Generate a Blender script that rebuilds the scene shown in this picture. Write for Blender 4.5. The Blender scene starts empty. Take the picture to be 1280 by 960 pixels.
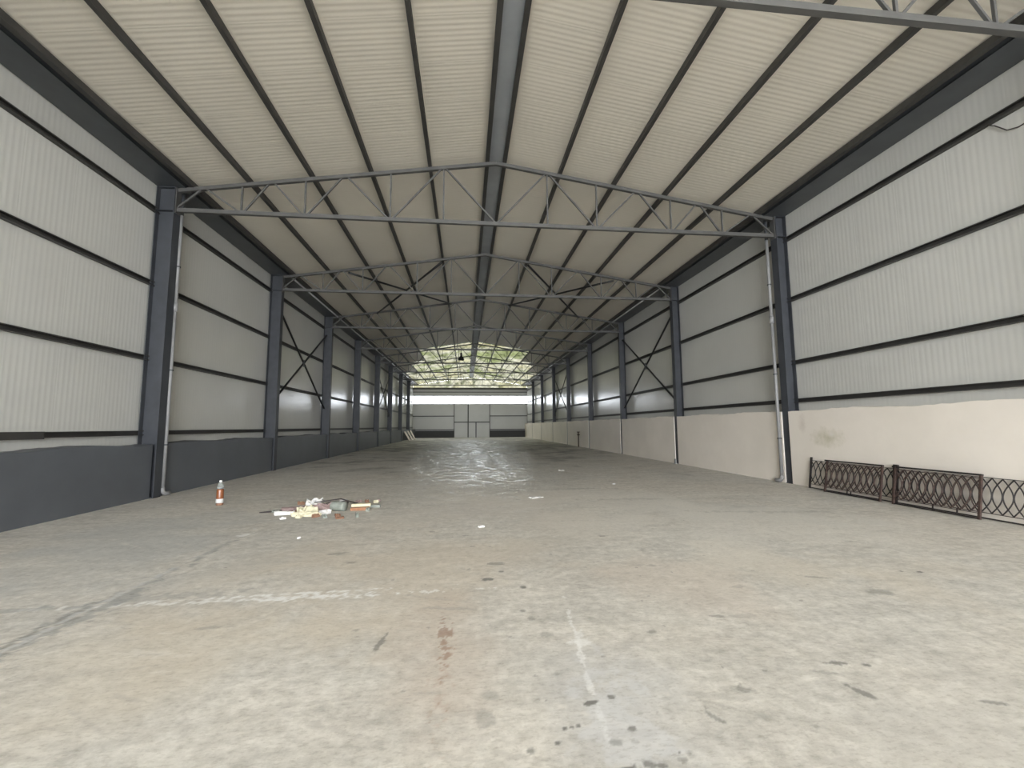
import bpy, math, random
from mathutils import Vector, Matrix
random.seed(7)
C = bpy.context.scene.collection
scene = bpy.context.scene

# ------------------------------------------------------------------ camera
H = 1.6
YAW, PITCH, ROLL = math.radians(6.15), math.radians(5.58), math.radians(0.388)
fwd = Vector((math.sin(YAW) * math.cos(PITCH), math.cos(YAW) * math.cos(PITCH), math.sin(PITCH)))
right0 = Vector((math.cos(YAW), -math.sin(YAW), 0))
up0 = right0.cross(fwd)
right = right0 * math.cos(ROLL) - up0 * math.sin(ROLL)
up = right0 * math.sin(ROLL) + up0 * math.cos(ROLL)
cam = bpy.data.cameras.new('camera')
cam.sensor_width = 36
cam.lens = 540 / 1280 * 36
cam.clip_end = 300
co = bpy.data.objects.new('camera', cam)
C.objects.link(co)
M = Matrix((right, up, -fwd)).transposed().to_4x4()
M.translation = Vector((0, 0, H))
co.matrix_world = M
scene.camera = co

# ------------------------------------------------------------------ world (flat overcast sky)
w = bpy.data.worlds.new('overcast')
scene.world = w
w.use_nodes = True
bg = w.node_tree.nodes['Background']
bg.inputs[0].default_value = (0.93, 0.96, 1.0, 1)
bg.inputs[1].default_value = 1.0

scene.view_settings.view_transform = 'Standard'
scene.view_settings.look = 'None'
scene.view_settings.exposure = 4.4
scene.view_settings.gamma = 1
scene.view_settings.use_curve_mapping = False
try:
    scene.cycles.max_bounces = 14
    scene.cycles.diffuse_bounces = 10
    scene.cycles.glossy_bounces = 5
    scene.cycles.transmission_bounces = 8
    scene.cycles.sample_clamp_indirect = 6
except Exception:
    pass

# light portals: they emit nothing, they only tell the sampler where the sky comes in
def portal(loc, rot, sx, sy):
    l = bpy.data.lights.new('portal', 'AREA')
    l.shape = 'RECTANGLE'
    l.size, l.size_y = sx, sy
    l.cycles.is_portal = True
    o = bpy.data.objects.new('light_portal', l)
    C.objects.link(o)
    o.location = loc
    o.rotation_euler = rot

# ------------------------------------------------------------------ dimensions
WL, WR = -7.62, 9.16          # cladding planes
XM = 0.8                      # ridge line
FL, FR = -7.15, 8.80          # inner flange faces
YF, YB = -15.0, 64.0           # open front, back wall
YS = [4.7, 11.1, 17.4, 23.85, 30.3, 37.0, 43.3, 50.1, 56.9]
SL = 0.152
ZR = 8.76                     # ridge height of the truss top chord
ORD = ['first', 'second', 'third', 'fourth', 'fifth', 'sixth', 'seventh', 'eighth', 'ninth', 'tenth', 'eleventh']
def chord_z(dx): return ZR - SL * abs(dx)
def sheet_z(dx): return ZR + 0.15 - SL * abs(dx)
Y_OP = 37.0                   # solid roof ends, translucent sheets begin

# ------------------------------------------------------------------ material helpers
def mat(name):
    m = bpy.data.materials.new(name)
    m.use_nodes = True
    nt = m.node_tree
    return m, nt, nt.nodes['Principled BSDF']
def N(nt, t, **k):
    n = nt.nodes.new(t)
    for a, b in k.items():
        setattr(n, a, b)
    return n
def coords(nt, scale=(1, 1, 1)):
    tc = N(nt, 'ShaderNodeTexCoord')
    mp = N(nt, 'ShaderNodeMapping')
    mp.inputs['Scale'].default_value = scale
    nt.links.new(tc.outputs['Object'], mp.inputs[0])
    return mp.outputs[0]
def noise(nt, vec, scale, detail=4, rough=0.55, dist=0.0):
    n = N(nt, 'ShaderNodeTexNoise')
    n.inputs['Scale'].default_value = scale
    n.inputs['Detail'].default_value = detail
    n.inputs['Roughness'].default_value = rough
    n.inputs['Distortion'].default_value = dist
    nt.links.new(vec, n.inputs['Vector'])
    return n.outputs['Fac']
def ramp(nt, fac, stops):
    r = N(nt, 'ShaderNodeValToRGB')
    e = r.color_ramp.elements
    while len(e) < len(stops):
        e.new(0.5)
    for i, (p, c) in enumerate(stops):
        e[i].position = p
        e[i].color = c if len(c) == 4 else (*c, 1)
    nt.links.new(fac, r.inputs[0])
    return r.outputs[0]
def mixc(nt, fac, a, b, mode='MIX'):
    m = N(nt, 'ShaderNodeMix', data_type='RGBA', blend_type=mode)
    for s, v in ((m.inputs[0], fac), (m.inputs[6], a), (m.inputs[7], b)):
        if isinstance(v, (int, float)):
            s.default_value = v
        elif isinstance(v, tuple):
            s.default_value = v if len(v) == 4 else (*v, 1)
        else:
            nt.links.new(v, s)
    return m.outputs[2]
def math_(nt, op, a, b=None, clamp=False):
    m = N(nt, 'ShaderNodeMath', operation=op, use_clamp=clamp)
    for s, v in ((m.inputs[0], a), (m.inputs[1], b)):
        if v is None:
            continue
        if isinstance(v, (int, float)):
            s.default_value = v
        else:
            nt.links.new(v, s)
    return m.outputs[0]
def simple(name, base, rough=0.5, metal=0.0, var=0.08, scale=6.0, spec=0.5):
    m, nt, b = mat(name)
    v = coords(nt)
    f = noise(nt, v, scale, 5)
    lo = tuple(c * (1 - var) for c in base)
    hi = tuple(min(1, c * (1 + var)) for c in base)
    nt.links.new(ramp(nt, f, [(0.3, lo), (0.7, hi)]), b.inputs['Base Color'])
    b.inputs['Roughness'].default_value = rough
    b.inputs['Metallic'].default_value = metal
    b.inputs['Specular IOR Level'].default_value = spec
    return m

MT = {}
MT['clad'] = simple('light_grey_panel', (0.56, 0.56, 0.53), 0.19, 0, 0.03, 0.6, 0.7)
MT['roof'] = simple('warm_white_roof_panel', (0.66, 0.62, 0.54), 0.42, 0, 0.03, 0.6, 0.4)
MT['steel'] = simple('blue_grey_paint', (0.044, 0.048, 0.056), 0.5, 0, 0.18, 3.0)
MT['truss'] = simple('grey_truss_paint', (0.082, 0.081, 0.078), 0.55, 0, 0.15, 3.0)
MT['rail'] = simple('dark_grey_rail', (0.044, 0.042, 0.039), 0.5, 0, 0.2, 3.0)
MT['gutter'] = simple('dark_gutter', (0.062, 0.068, 0.075), 0.35, 0, 0.15, 2.0)
MT['ridge'] = simple('ridge_plate', (0.27, 0.285, 0.30), 0.5, 0, 0.1, 1.5)
MT['pipe'] = simple('grey_plastic_pipe', (0.24, 0.24, 0.24), 0.45, 0, 0.12, 3.0)
MT['galv'] = simple('galvanised', (0.50, 0.50, 0.50), 0.3, 0.6, 0.1, 8.0)
MT['black'] = simple('black_metal', (0.015, 0.015, 0.016), 0.4)
MT['rust'] = simple('rusty_iron', (0.055, 0.033, 0.026), 0.75, 0, 0.6, 25.0)
MT['darkiron'] = simple('dark_iron', (0.022, 0.017, 0.016), 0.6, 0, 0.4, 20.0)
MT['plinthL'] = simple('slate_painted_plaster', (0.098, 0.106, 0.118), 0.42, 0, 0.10, 1.2)
MT['door'] = simple('door_panel', (0.44, 0.44, 0.43), 0.35, 0, 0.04, 0.5)
MT['backdark'] = simple('black_painted_plinth', (0.03, 0.03, 0.032), 0.6)
MT['board'] = simple('pale_board', (0.62, 0.55, 0.49), 0.7, 0, 0.2, 2.5)
MT['cream'] = simple('cream_foam', (0.60, 0.56, 0.40), 0.8, 0, 0.1, 12)
MT['card'] = simple('brown_cardboard', (0.22, 0.12, 0.075), 0.8, 0, 0.2, 12)
MT['orange'] = simple('orange_wood', (0.28, 0.13, 0.06), 0.6, 0, 0.2, 12)
MT['mauve'] = simple('mauve_card', (0.34, 0.25, 0.24), 0.7, 0, 0.2, 12)
MT['white'] = simple('white_paper', (0.66, 0.65, 0.63), 0.7, 0, 0.05, 12)
MT['greybox'] = simple('grey_green_tin', (0.24, 0.26, 0.23), 0.4, 0, 0.2, 12)
MT['darkwood'] = simple('dark_stick', (0.05, 0.04, 0.038), 0.7, 0, 0.3, 12)

def plaster_right():
    m, nt, b = mat('cream_plaster')
    v = coords(nt)
    f = noise(nt, v, 0.7, 6, 0.6)
    c = ramp(nt, f, [(0.3, (0.77, 0.715, 0.64)), (0.7, (0.85, 0.79, 0.715))])
    # mould coloured patch low on the near bay, and a trowelled scar inside it
    for (cy, cz, ry, rz, col, k) in ((9.75, 1.28, 0.55, 0.26, (0.50, 0.47, 0.33), 0.75), (9.62, 1.36, 0.13, 0.09, (0.78, 0.74, 0.68), 0.9), (10.5, 1.62, 0.14, 0.3, (0.42, 0.34, 0.27), 0.3)):
        mp = N(nt, 'ShaderNodeMapping')
        mp.inputs['Scale'].default_value = (0.0, 1 / ry, 1 / rz)
        mp.inputs['Location'].default_value = (0, -cy / ry, -cz / rz)
        nt.links.new(v, mp.inputs[0])
        ln = N(nt, 'ShaderNodeVectorMath', operation='LENGTH')
        nt.links.new(mp.outputs[0], ln.inputs[0])
        nn = noise(nt, v, 5.0, 5, 0.7)
        d = math_(nt, 'ADD', ln.outputs['Value'], math_(nt, 'MULTIPLY', math_(nt, 'SUBTRACT', nn, 0.5), 1.8))
        fac = math_(nt, 'MULTIPLY', math_(nt, 'SUBTRACT', 1.0, d, True), k)
        c = mixc(nt, fac, c, col)
    nt.links.new(c, b.inputs['Base Color'])
    b.inputs['Roughness'].default_value = 0.6
    bp = N(nt, 'ShaderNodeBump')
    bp.inputs['Strength'].default_value = 0.15
    bp.inputs['Distance'].default_value = 0.02
    nt.links.new(noise(nt, v, 4.0, 6), bp.inputs['Height'])
    nt.links.new(bp.outputs[0], b.inputs['Normal'])
    return m
MT['plinthR'] = plaster_right()

def translucent_sheet():
    m = bpy.data.materials.new('translucent_sheet')
    m.use_nodes = True
    nt = m.node_tree
    nt.nodes.clear()
    out = N(nt, 'ShaderNodeOutputMaterial')
    v = coords(nt)
    big = noise(nt, v, 0.22, 4, 0.6)
    small = noise(nt, coords(nt, (1, 0.35, 1)), 1.5, 8, 0.72)
    c1 = ramp(nt, big, [(0.40, (0.062, 0.058, 0.036)), (0.5, (0.072, 0.069, 0.056)), (0.60, (0.036, 0.040, 0.019))])
    c2 = ramp(nt, small, [(0.36, (0.18, 0.2, 0.15)), (0.52, (0.7, 0.7, 0.66)), (0.66, (1, 1, 1))])
    c = mixc(nt, 1.0, c1, c2, 'MULTIPLY')
    t = N(nt, 'ShaderNodeBsdfTranslucent')
    nt.links.new(c, t.inputs[0])
    d = N(nt, 'ShaderNodeBsdfDiffuse')
    nt.links.new(c, d.inputs[0])
    mx = N(nt, 'ShaderNodeMixShader')
    mx.inputs[0].default_value = 0.25
    nt.links.new(t.outputs[0], mx.inputs[1])
    nt.links.new(d.outputs[0], mx.inputs[2])
    nt.links.new(mx.outputs[0], out.inputs[0])
    return m
MT['translucent'] = translucent_sheet()

def strip_glass():
    m = bpy.data.materials.new('frosted_strip')
    m.use_nodes = True
    nt = m.node_tree
    nt.nodes.clear()
    out = N(nt, 'ShaderNodeOutputMaterial')
    a = N(nt, 'ShaderNodeBsdfTransparent')
    a.inputs[0].default_value = (0.40, 0.41, 0.42, 1)
    t = N(nt, 'ShaderNodeBsdfTranslucent')
    t.inputs[0].default_value = (0.40, 0.41, 0.42, 1)
    mx = N(nt, 'ShaderNodeMixShader')
    mx.inputs[0].default_value = 0.4
    nt.links.new(a.outputs[0], mx.inputs[1])
    nt.links.new(t.outputs[0], mx.inputs[2])
    nt.links.new(mx.outputs[0], out.inputs[0])
    return m
MT['strip'] = strip_glass()

def clear_plastic():
    m, nt, b = mat('clear_plastic')
    b.inputs['Base Color'].default_value = (0.8, 0.85, 0.85, 1)
    b.inputs['Roughness'].default_value = 0.08
    b.inputs['Transmission Weight'].default_value = 0.85
    b.inputs['IOR'].default_value = 1.2
    return m
MT['clear'] = clear_plastic()
MT['amber'] = simple('amber_liquid', (0.24, 0.085, 0.035), 0.25, 0, 0.2, 12)

def floor_mat():
    m, nt, b = mat('worn_concrete')
    v = coords(nt)
    f1 = noise(nt, v, 0.28, 5, 0.6, 0.6)
    f2 = noise(nt, v, 1.3, 8, 0.65)
    f3 = noise(nt, v, 9.0, 6, 0.7)
    f4 = noise(nt, coords(nt, (0.5, 1.5, 1)), 2.2, 10, 0.75, 0.6)
    c = ramp(nt, f1, [(0.36, (0.50, 0.50, 0.465)), (0.50, (0.565, 0.535, 0.465)), (0.62, (0.61, 0.535, 0.435))])
    c = mixc(nt, 0.55, c, ramp(nt, f2, [(0.3, (0.38, 0.36, 0.32)), (0.5, (0.57, 0.55, 0.505)), (0.72, (0.70, 0.67, 0.61))]))
    c = mixc(nt, 0.4, c, ramp(nt, f4, [(0.36, (0.30, 0.29, 0.26)), (0.5, (0.53, 0.51, 0.46)), (0.62, (0.74, 0.71, 0.64))]))
    c = mixc(nt, 0.3, c, ramp(nt, f3, [(0.34, (0.22, 0.21, 0.19)), (0.5, (0.54, 0.52, 0.48)), (0.66, (0.85, 0.83, 0.78))]))
    f5 = noise(nt, coords(nt, (0.6, 1.3, 1)), 30.0, 5, 0.75)
    grit = ramp(nt, f5, [(0.34, (0.80, 0.79, 0.77)), (0.5, (1, 1, 1)), (0.68, (1.0, 1.0, 1.0))])
    sp = noise(nt, v, 3.2, 3, 0.5)
    # stains and scuffs, each with a shape of its own, stored on the mesh
    at = N(nt, 'ShaderNodeAttribute', attribute_name='stain')
    inv = math_(nt, 'SUBTRACT', 1.0, at.outputs['Alpha'])
    c = mixc(nt, inv, (0, 0, 0), c)
    c = mixc(nt, 1.0, c, at.outputs['Color'], 'ADD')
    c = mixc(nt, 1.0, c, grit, 'MULTIPLY')
    # fine scattered spots
    vo = N(nt, 'ShaderNodeTexVoronoi')
    vo.inputs['Scale'].default_value = 2.6
    nt.links.new(v, vo.inputs['Vector'])
    dots = math_(nt, 'MULTIPLY', math_(nt, 'LESS_THAN', vo.outputs['Distance'], 0.055), math_(nt, 'GREATER_THAN', sp, 0.56))
    c = mixc(nt, math_(nt, 'MULTIPLY', dots, 0.45), c, (0.2, 0.19, 0.17))
    nt.links.new(c, b.inputs['Base Color'])
    # damp, polished wear down the middle of the hall: low roughness in patches
    wet = noise(nt, coords(nt, (0.7, 1.0, 1)), 3.2, 10, 0.8, 0.3)
    sep = N(nt, 'ShaderNodeSeparateXYZ')
    nt.links.new(coords(nt), sep.inputs[0])
    side = math_(nt, 'MULTIPLY', math_(nt, 'ABSOLUTE', math_(nt, 'SUBTRACT', sep.outputs[0], 0.6)), 0.030)
    near = math_(nt, 'MULTIPLY', math_(nt, 'SUBTRACT', 1.0, math_(nt, 'DIVIDE', sep.outputs[1], 13.0), True), 0.25)
    wet = math_(nt, 'SUBTRACT', math_(nt, 'SUBTRACT', math_(nt, 'ADD', wet, 0.07), side), near)
    r = ramp(nt, wet, [(0.46, (0.75, 0.75, 0.75)), (0.54, (0.45, 0.45, 0.45)), (0.62, (0.19, 0.19, 0.19))])
    nt.links.new(r, b.inputs['Roughness'])
    b.inputs['Specular IOR Level'].default_value = 0.5
    bp = N(nt, 'ShaderNodeBump')
    bp.inputs['Strength'].default_value = 0.12
    bp.inputs['Distance'].default_value = 0.01
    nt.links.new(noise(nt, v, 14.0, 7, 0.7), bp.inputs['Height'])
    nt.links.new(bp.outputs[0], b.inputs['Normal'])
    return m
MT['floor'] = floor_mat()
MT['outside'] = simple('yard_concrete', (0.62, 0.60, 0.56), 0.8, 0, 0.1, 0.8)

# ------------------------------------------------------------------ mesh helpers
class MB:
    def __init__(s):
        s.v = []; s.f = []; s.sm = []
    def add(s, vs, fs, smooth=False):
        n = len(s.v)
        s.v += [tuple(p) for p in vs]
        s.f += [tuple(i + n for i in f) for f in fs]
        s.sm += [smooth] * len(fs)
        return s
    def box(s, x0, x1, y0, y1, z0, z1):
        vs = [(x, y, z) for x in (x0, x1) for y in (y0, y1) for z in (z0, z1)]
        return s.add(vs, [(0, 1, 3, 2), (4, 6, 7, 5), (0, 4, 5, 1), (2, 3, 7, 6), (0, 2, 6, 4), (1, 5, 7, 3)])
    def beam(s, a, b, wd, ht, upv=(0, 0, 1)):
        a = Vector(a); b = Vector(b); d = (b - a).normalized(); u = Vector(upv)
        sd = d.cross(u).normalized(); u = sd.cross(d).normalized()
        vs = []
        for p in (a, b):
            for i, j in ((-1, -1), (1, -1), (1, 1), (-1, 1)):
                vs.append(p + sd * (i * wd / 2) + u * (j * ht / 2))
        return s.add(vs, [(3, 2, 1, 0), (4, 5, 6, 7), (0, 1, 5, 4), (1, 2, 6, 5), (2, 3, 7, 6), (3, 0, 4, 7)])
    def prism(s, prof, a, b, U, Vv):
        """profile (u,v) list swept from a to b"""
        a = Vector(a); b = Vector(b); U = Vector(U); Vv = Vector(Vv); n = len(prof)
        vs = [a + U * p + Vv * q for p, q in prof] + [b + U * p + Vv * q for p, q in prof]
        fs = [(i, (i + 1) % n, (i + 1) % n + n, i + n) for i in range(n)]
        fs += [tuple(range(n - 1, -1, -1)), tuple(range(n, 2 * n))]
        return s.add(vs, fs)
    def tube(s, pts, r, n=8, cap=True):
        pts = [Vector(p) for p in pts]
        rs = r if isinstance(r, (list, tuple)) else [r] * len(pts)
        rings = []
        ref = None
        for i, p in enumerate(pts):
            d = (pts[min(i + 1, len(pts) - 1)] - pts[max(i - 1, 0)]).normalized()
            if ref is None:
                ref = Vector((0, 0, 1)) if abs(d.z) < 0.9 else Vector((1, 0, 0))
            sd = d.cross(ref).normalized(); ref = sd.cross(d).normalized()
            rings.append([p + (sd * math.cos(t) + ref * math.sin(t)) * rs[i] for t in [2 * math.pi * k / n for k in range(n)]])
        vs = [q for ring in rings for q in ring]
        fs = [(i * n + k, i * n + (k + 1) % n, (i + 1) * n + (k + 1) % n, (i + 1) * n + k) for i in range(len(pts) - 1) for k in range(n)]
        s.add(vs, fs, True)
        if cap:
            m = len(s.v) - len(vs)
            s.f += [tuple(m + k for k in range(n - 1, -1, -1)), tuple(m + (len(pts) - 1) * n + k for k in range(n))]
            s.sm += [False, False]
        return s
    def lathe(s, prof, loc, n=20):
        x0, y0, z0 = loc
        vs = [(x0 + r * math.cos(2 * math.pi * k / n), y0 + r * math.sin(2 * math.pi * k / n), z0 + z) for r, z in prof for k in range(n)]
        fs = [(i * n + k, i * n + (k + 1) % n, (i + 1) * n + (k + 1) % n, (i + 1) * n + k) for i in range(len(prof) - 1) for k in range(n)]
        return s.add(vs, fs, True)
    def build(s, name, m, parent=None, bevel=0):
        me = bpy.data.meshes.new(name)
        me.from_pydata(s.v, [], s.f)
        me.polygons.foreach_set('use_smooth', s.sm)
        me.materials.append(MT[m] if isinstance(m, str) else m)
        me.update()
        o = bpy.data.objects.new(name, me)
        C.objects.link(o)
        if parent is not None:
            o.parent = parent
        if bevel:
            md = o.modifiers.new('bevel', 'BEVEL')
            md.width = bevel; md.segments = 2; md.limit_method = 'ANGLE'
        return o
def tag(o, label, cat, group=None):
    o['label'] = label; o['category'] = cat
    if group: o['group'] = group
    return o
def struct(o):
    o['kind'] = 'structure'
    return o
def stand(name, loc, label, cat, group=None, rz=0.0):
    o = bpy.data.objects.new(name, None)
    o.empty_display_size = 0.2
    C.objects.link(o)
    o.location = loc; o.rotation_euler = (0, 0, rz)
    return tag(o, label, cat, group)

# ------------------------------------------------------------------ shell: floor, ground

import numpy as np
def vnoise(x, y, sc, seed):
    """smooth value noise, 0..1"""
    rs = np.random.RandomState(seed); tab = rs.rand(256, 256)
    x = x * sc + 1000.3; y = y * sc + 1000.7
    xi = np.floor(x).astype(int); yi = np.floor(y).astype(int); fx = x - xi; fy = y - yi
    fx = fx * fx * (3 - 2 * fx); fy = fy * fy * (3 - 2 * fy)
    g = lambda i, j: tab[i % 256, j % 256]
    return (g(xi, yi) * (1 - fx) + g(xi + 1, yi) * fx) * (1 - fy) + (g(xi, yi + 1) * (1 - fx) + g(xi + 1, yi + 1) * fx) * fy
def fbm(x, y, sc, seed, octv=5, gain=0.6):
    t = 0; amp = 1; tot = 0
    for o in range(octv):
        t = t + amp * vnoise(x, y, sc * 2 ** o, seed + o); tot += amp; amp *= gain
    return t / tot
W_ = (0.78, 0.78, 0.76); D_ = (0.17, 0.165, 0.15); G_ = (0.27, 0.275, 0.27)
SOFT_ = (
    # broad tonal areas: warm beige in the middle, cool grey to the left and at the right
    (-0.9, 5.4, 2.2, 2.2, 0, (0.56, 0.49, 0.39), 0.45), (-4.4, 6.6, 2.0, 2.6, 0, (0.40, 0.415, 0.415), 0.5),
    (-2.2, 3.4, 1.4, 1.0, 10, (0.58, 0.52, 0.42), 0.4), (4.6, 8.0, 2.6, 1.6, -10, (0.45, 0.46, 0.44), 0.5),
    (4.2, 4.6, 1.8, 1.0, -20, (0.60, 0.54, 0.44), 0.45), (1.5, 7.5, 1.1, 3.2, 0, (0.56, 0.52, 0.45), 0.35),
    (2.1, 4.5, 0.9, 1.2, 0, (0.55, 0.48, 0.41), 0.4), (1.0, 2.6, 0.8, 1.1, 20, (0.48, 0.485, 0.485), 0.5),
    (-0.1, 3.0, 0.5, 1.4, 0, (0.50, 0.43, 0.36), 0.45), (2.4, 2.2, 1.2, 0.6, 0, (0.47, 0.45, 0.41), 0.4),
    (0.8, 20.0, 6.0, 6.0, 0, (0.36, 0.345, 0.31), 0.4), (0.8, 44.0, 14.0, 22.0, 0, (0.13, 0.123, 0.11), 0.8), (4.6, 6.6, 3.0, 2.4, 0, (0.68, 0.655, 0.60), 0.5),  # far hall floor darkened as painted shade, right side lightened as painted light
        (3.0, 9.0, 3.0, 2.6, 0, (0.66, 0.63, 0.57), 0.5), (0.5, 8.5, 3.0, 2.0, 0, (0.60, 0.56, 0.50), 0.4),
)
MARKS_ = (
    # slab joint across (white laitance) and joint along (dark, scuffed)
    (-2.1, 4.46, 1.5, 0.035, 0, W_, 0.7, 22.0, 3.2), (-2.5, 4.53, 0.9, 0.02, 1, W_, 0.55, 22.0, 3.2), (-1.65, 4.56, 0.75, 0.02, 2, W_, 0.8, 22.0, 3.2), (-1.5, 4.46, 0.5, 0.07, 0, W_, 0.85, 22.0, 3.0), (-2.9, 4.62, 0.8, 0.10, 8, G_, 0.35, 14.0, 2.2),
    (-3.27, 4.3, 0.11, 1.5, 0, G_, 0.6, 14.0, 3.2), (-3.36, 3.9, 0.06, 0.6, 0, D_, 0.5, 22.0, 3.4), (-3.33, 4.6, 0.025, 2.6, 0, (0.64, 0.65, 0.65), 0.45, 14.0, 3.6), (-3.29, 6.4, 0.07, 0.7, 0, G_, 0.5, 14.0, 2.0), (-3.28, 7.1, 0.10, 0.16, 0, W_, 0.8, 14.0, 1.8),
    (-4.1, 4.46, 0.9, 0.05, 0, G_, 0.5, 14.0, 2.0),
    (0.80, 3.0, 0.016, 0.75, -6, W_, 0.6, 14.0, 3.2), (0.84, 2.5, 0.22, 0.55, -6, (0.58, 0.585, 0.585), 0.5, 9.0, 1.8), (0.86, 3.35, 0.07, 0.12, 0, W_, 0.6, 14.0, 1.8),
    (-0.15, 3.4, 0.035, 0.34, 2, (0.30, 0.20, 0.15), 0.75, 22.0, 3.6), (-0.14, 3.1, 0.05, 0.4, 0, (0.40, 0.29, 0.22), 0.3, 22.0, 3.6), (-0.62, 3.5, 0.02, 0.18, -10, D_, 0.7, 22.0, 2.0),
    # oil spots
    (0.25, 4.72, 0.075, 0.06, 0, D_, 0.9, 14.0, 1.0), (0.36, 5.22, 0.11, 0.07, 0, D_, 0.55, 14.0, 1.2), (0.40, 4.95, 0.03, 0.03, 0, D_, 0.8, 14.0, 0.8), (0.02, 6.6, 0.06, 0.04, 0, D_, 0.5, 14.0, 1.0), (0.1, 6.0, 0.035, 0.03, 0, D_, 0.6, 14.0, 1.0), (-0.5, 6.9, 0.06, 0.05, 0, D_, 0.5, 14.0, 1.0),
    (0.735, 2.61, 0.055, 0.022, 10, D_, 0.95, 22.0, 1.2), (0.87, 2.65, 0.026, 0.024, 0, D_, 0.85, 22.0, 1.0), (0.885, 2.375, 0.03, 0.02, 0, D_, 0.8, 22.0, 1.0), (0.77, 2.29, 0.045, 0.025, 0, D_, 0.5, 22.0, 1.2),
    (0.53, 2.42, 0.018, 0.014, 0, D_, 0.95, 22.0, 0.6), (0.57, 2.425, 0.018, 0.014, 0, D_, 0.95, 22.0, 0.6), (0.61, 2.43, 0.018, 0.014, 0, D_, 0.95, 22.0, 0.6), (0.47, 2.32, 0.018, 0.014, 0, D_, 0.9, 22.0, 0.6), (0.33, 2.28, 0.022, 0.02, 0, D_, 0.7, 22.0, 0.9), (0.30, 2.16, 0.03, 0.02, 0, D_, 0.5, 22.0, 0.9),
    (0.77, 2.12, 0.06, 0.022, 0, D_, 0.95, 22.0, 1.2), (0.87, 2.13, 0.03, 0.025, 0, D_, 0.8, 22.0, 1.0), (0.93, 2.12, 0.025, 0.02, 0, D_, 0.8, 22.0, 1.0), (1.05, 2.19, 0.012, 0.01, 0, D_, 0.9, 22.0, 0.5), (0.66, 2.1, 0.03, 0.016, 0, D_, 0.7, 22.0, 1.0),
    (0.50, 3.9, 0.03, 0.03, 0, D_, 0.6, 14.0, 0.8), (0.62, 3.45, 0.05, 0.05, 0, D_, 0.35, 14.0, 1.0), (0.55, 3.75, 0.03, 0.05, 0, D_, 0.4, 14.0, 0.8), (0.58, 4.45, 0.04, 0.04, 0, D_, 0.85, 14.0, 0.6), (0.1, 2.55, 0.06, 0.09, 0, D_, 0.35, 14.0, 1.2), (0.16, 2.75, 0.06, 0.05, 0, D_, 0.3, 14.0, 1.0),
    # skid scars to the right
    (2.36, 2.53, 0.03, 0.09, 24, D_, 0.75, 22.0, 1.0), (2.48, 2.83, 0.09, 0.03, -8, D_, 0.8, 22.0, 1.0), (2.30, 2.74, 0.14, 0.02, -20, D_, 0.4, 22.0, 1.2), (2.66, 2.78, 0.03, 0.02, 0, D_, 0.85, 22.0, 0.8), (3.94, 3.90, 0.14, 0.08, -10, D_, 0.5, 14.0, 1.2), (3.65, 4.35, 0.14, 0.035, -25, D_, 0.5, 14.0, 1.0),
    (4.9, 4.35, 0.04, 0.03, 0, D_, 0.9, 14.0, 0.8), (4.72, 4.4, 0.03, 0.02, 0, D_, 0.9, 14.0, 0.8), (6.6, 4.3, 0.3, 0.07, -5, D_, 0.45, 14.0, 1.2), (1.70, 2.62, 0.06, 0.035, -20, D_, 0.55, 22.0, 1.0), (1.37, 2.41, 0.02, 0.06, 25, D_, 0.6, 22.0, 1.0), (3.0, 2.35, 0.09, 0.02, -20, D_, 0.65, 22.0, 1.0), (1.85, 2.28, 0.03, 0.02, 0, D_, 0.5, 22.0, 1.0), (2.1, 3.6, 0.07, 0.03, 0, D_, 0.5, 14.0, 1.0), (1.45, 3.4, 0.05, 0.03, 0, D_, 0.5, 14.0, 1.0), (2.7, 4.2, 0.10, 0.03, 0, D_, 0.3, 14.0, 1.0), (2.0, 6.3, 0.08, 0.04, 0, D_, 0.6, 14.0, 1.0),
    (-1.6, 5.9, 0.12, 0.06, 0, D_, 0.5, 14.0, 1.4), (-1.35, 5.5, 0.07, 0.03, 0, D_, 0.5, 14.0, 1.4), (-2.0, 3.9, 0.2, 0.03, 5, D_, 0.35, 14.0, 1.6),
    (2.5, 11.0, 1.2, 0.12, 0, D_, 0.3, 9.0, 2.0), (3.5, 9.3, 1.0, 0.10, -5, D_, 0.25, 9.0, 2.0), (5.6, 7.6, 1.1, 0.10, -8, D_, 0.25, 9.0, 2.0),
)

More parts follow.
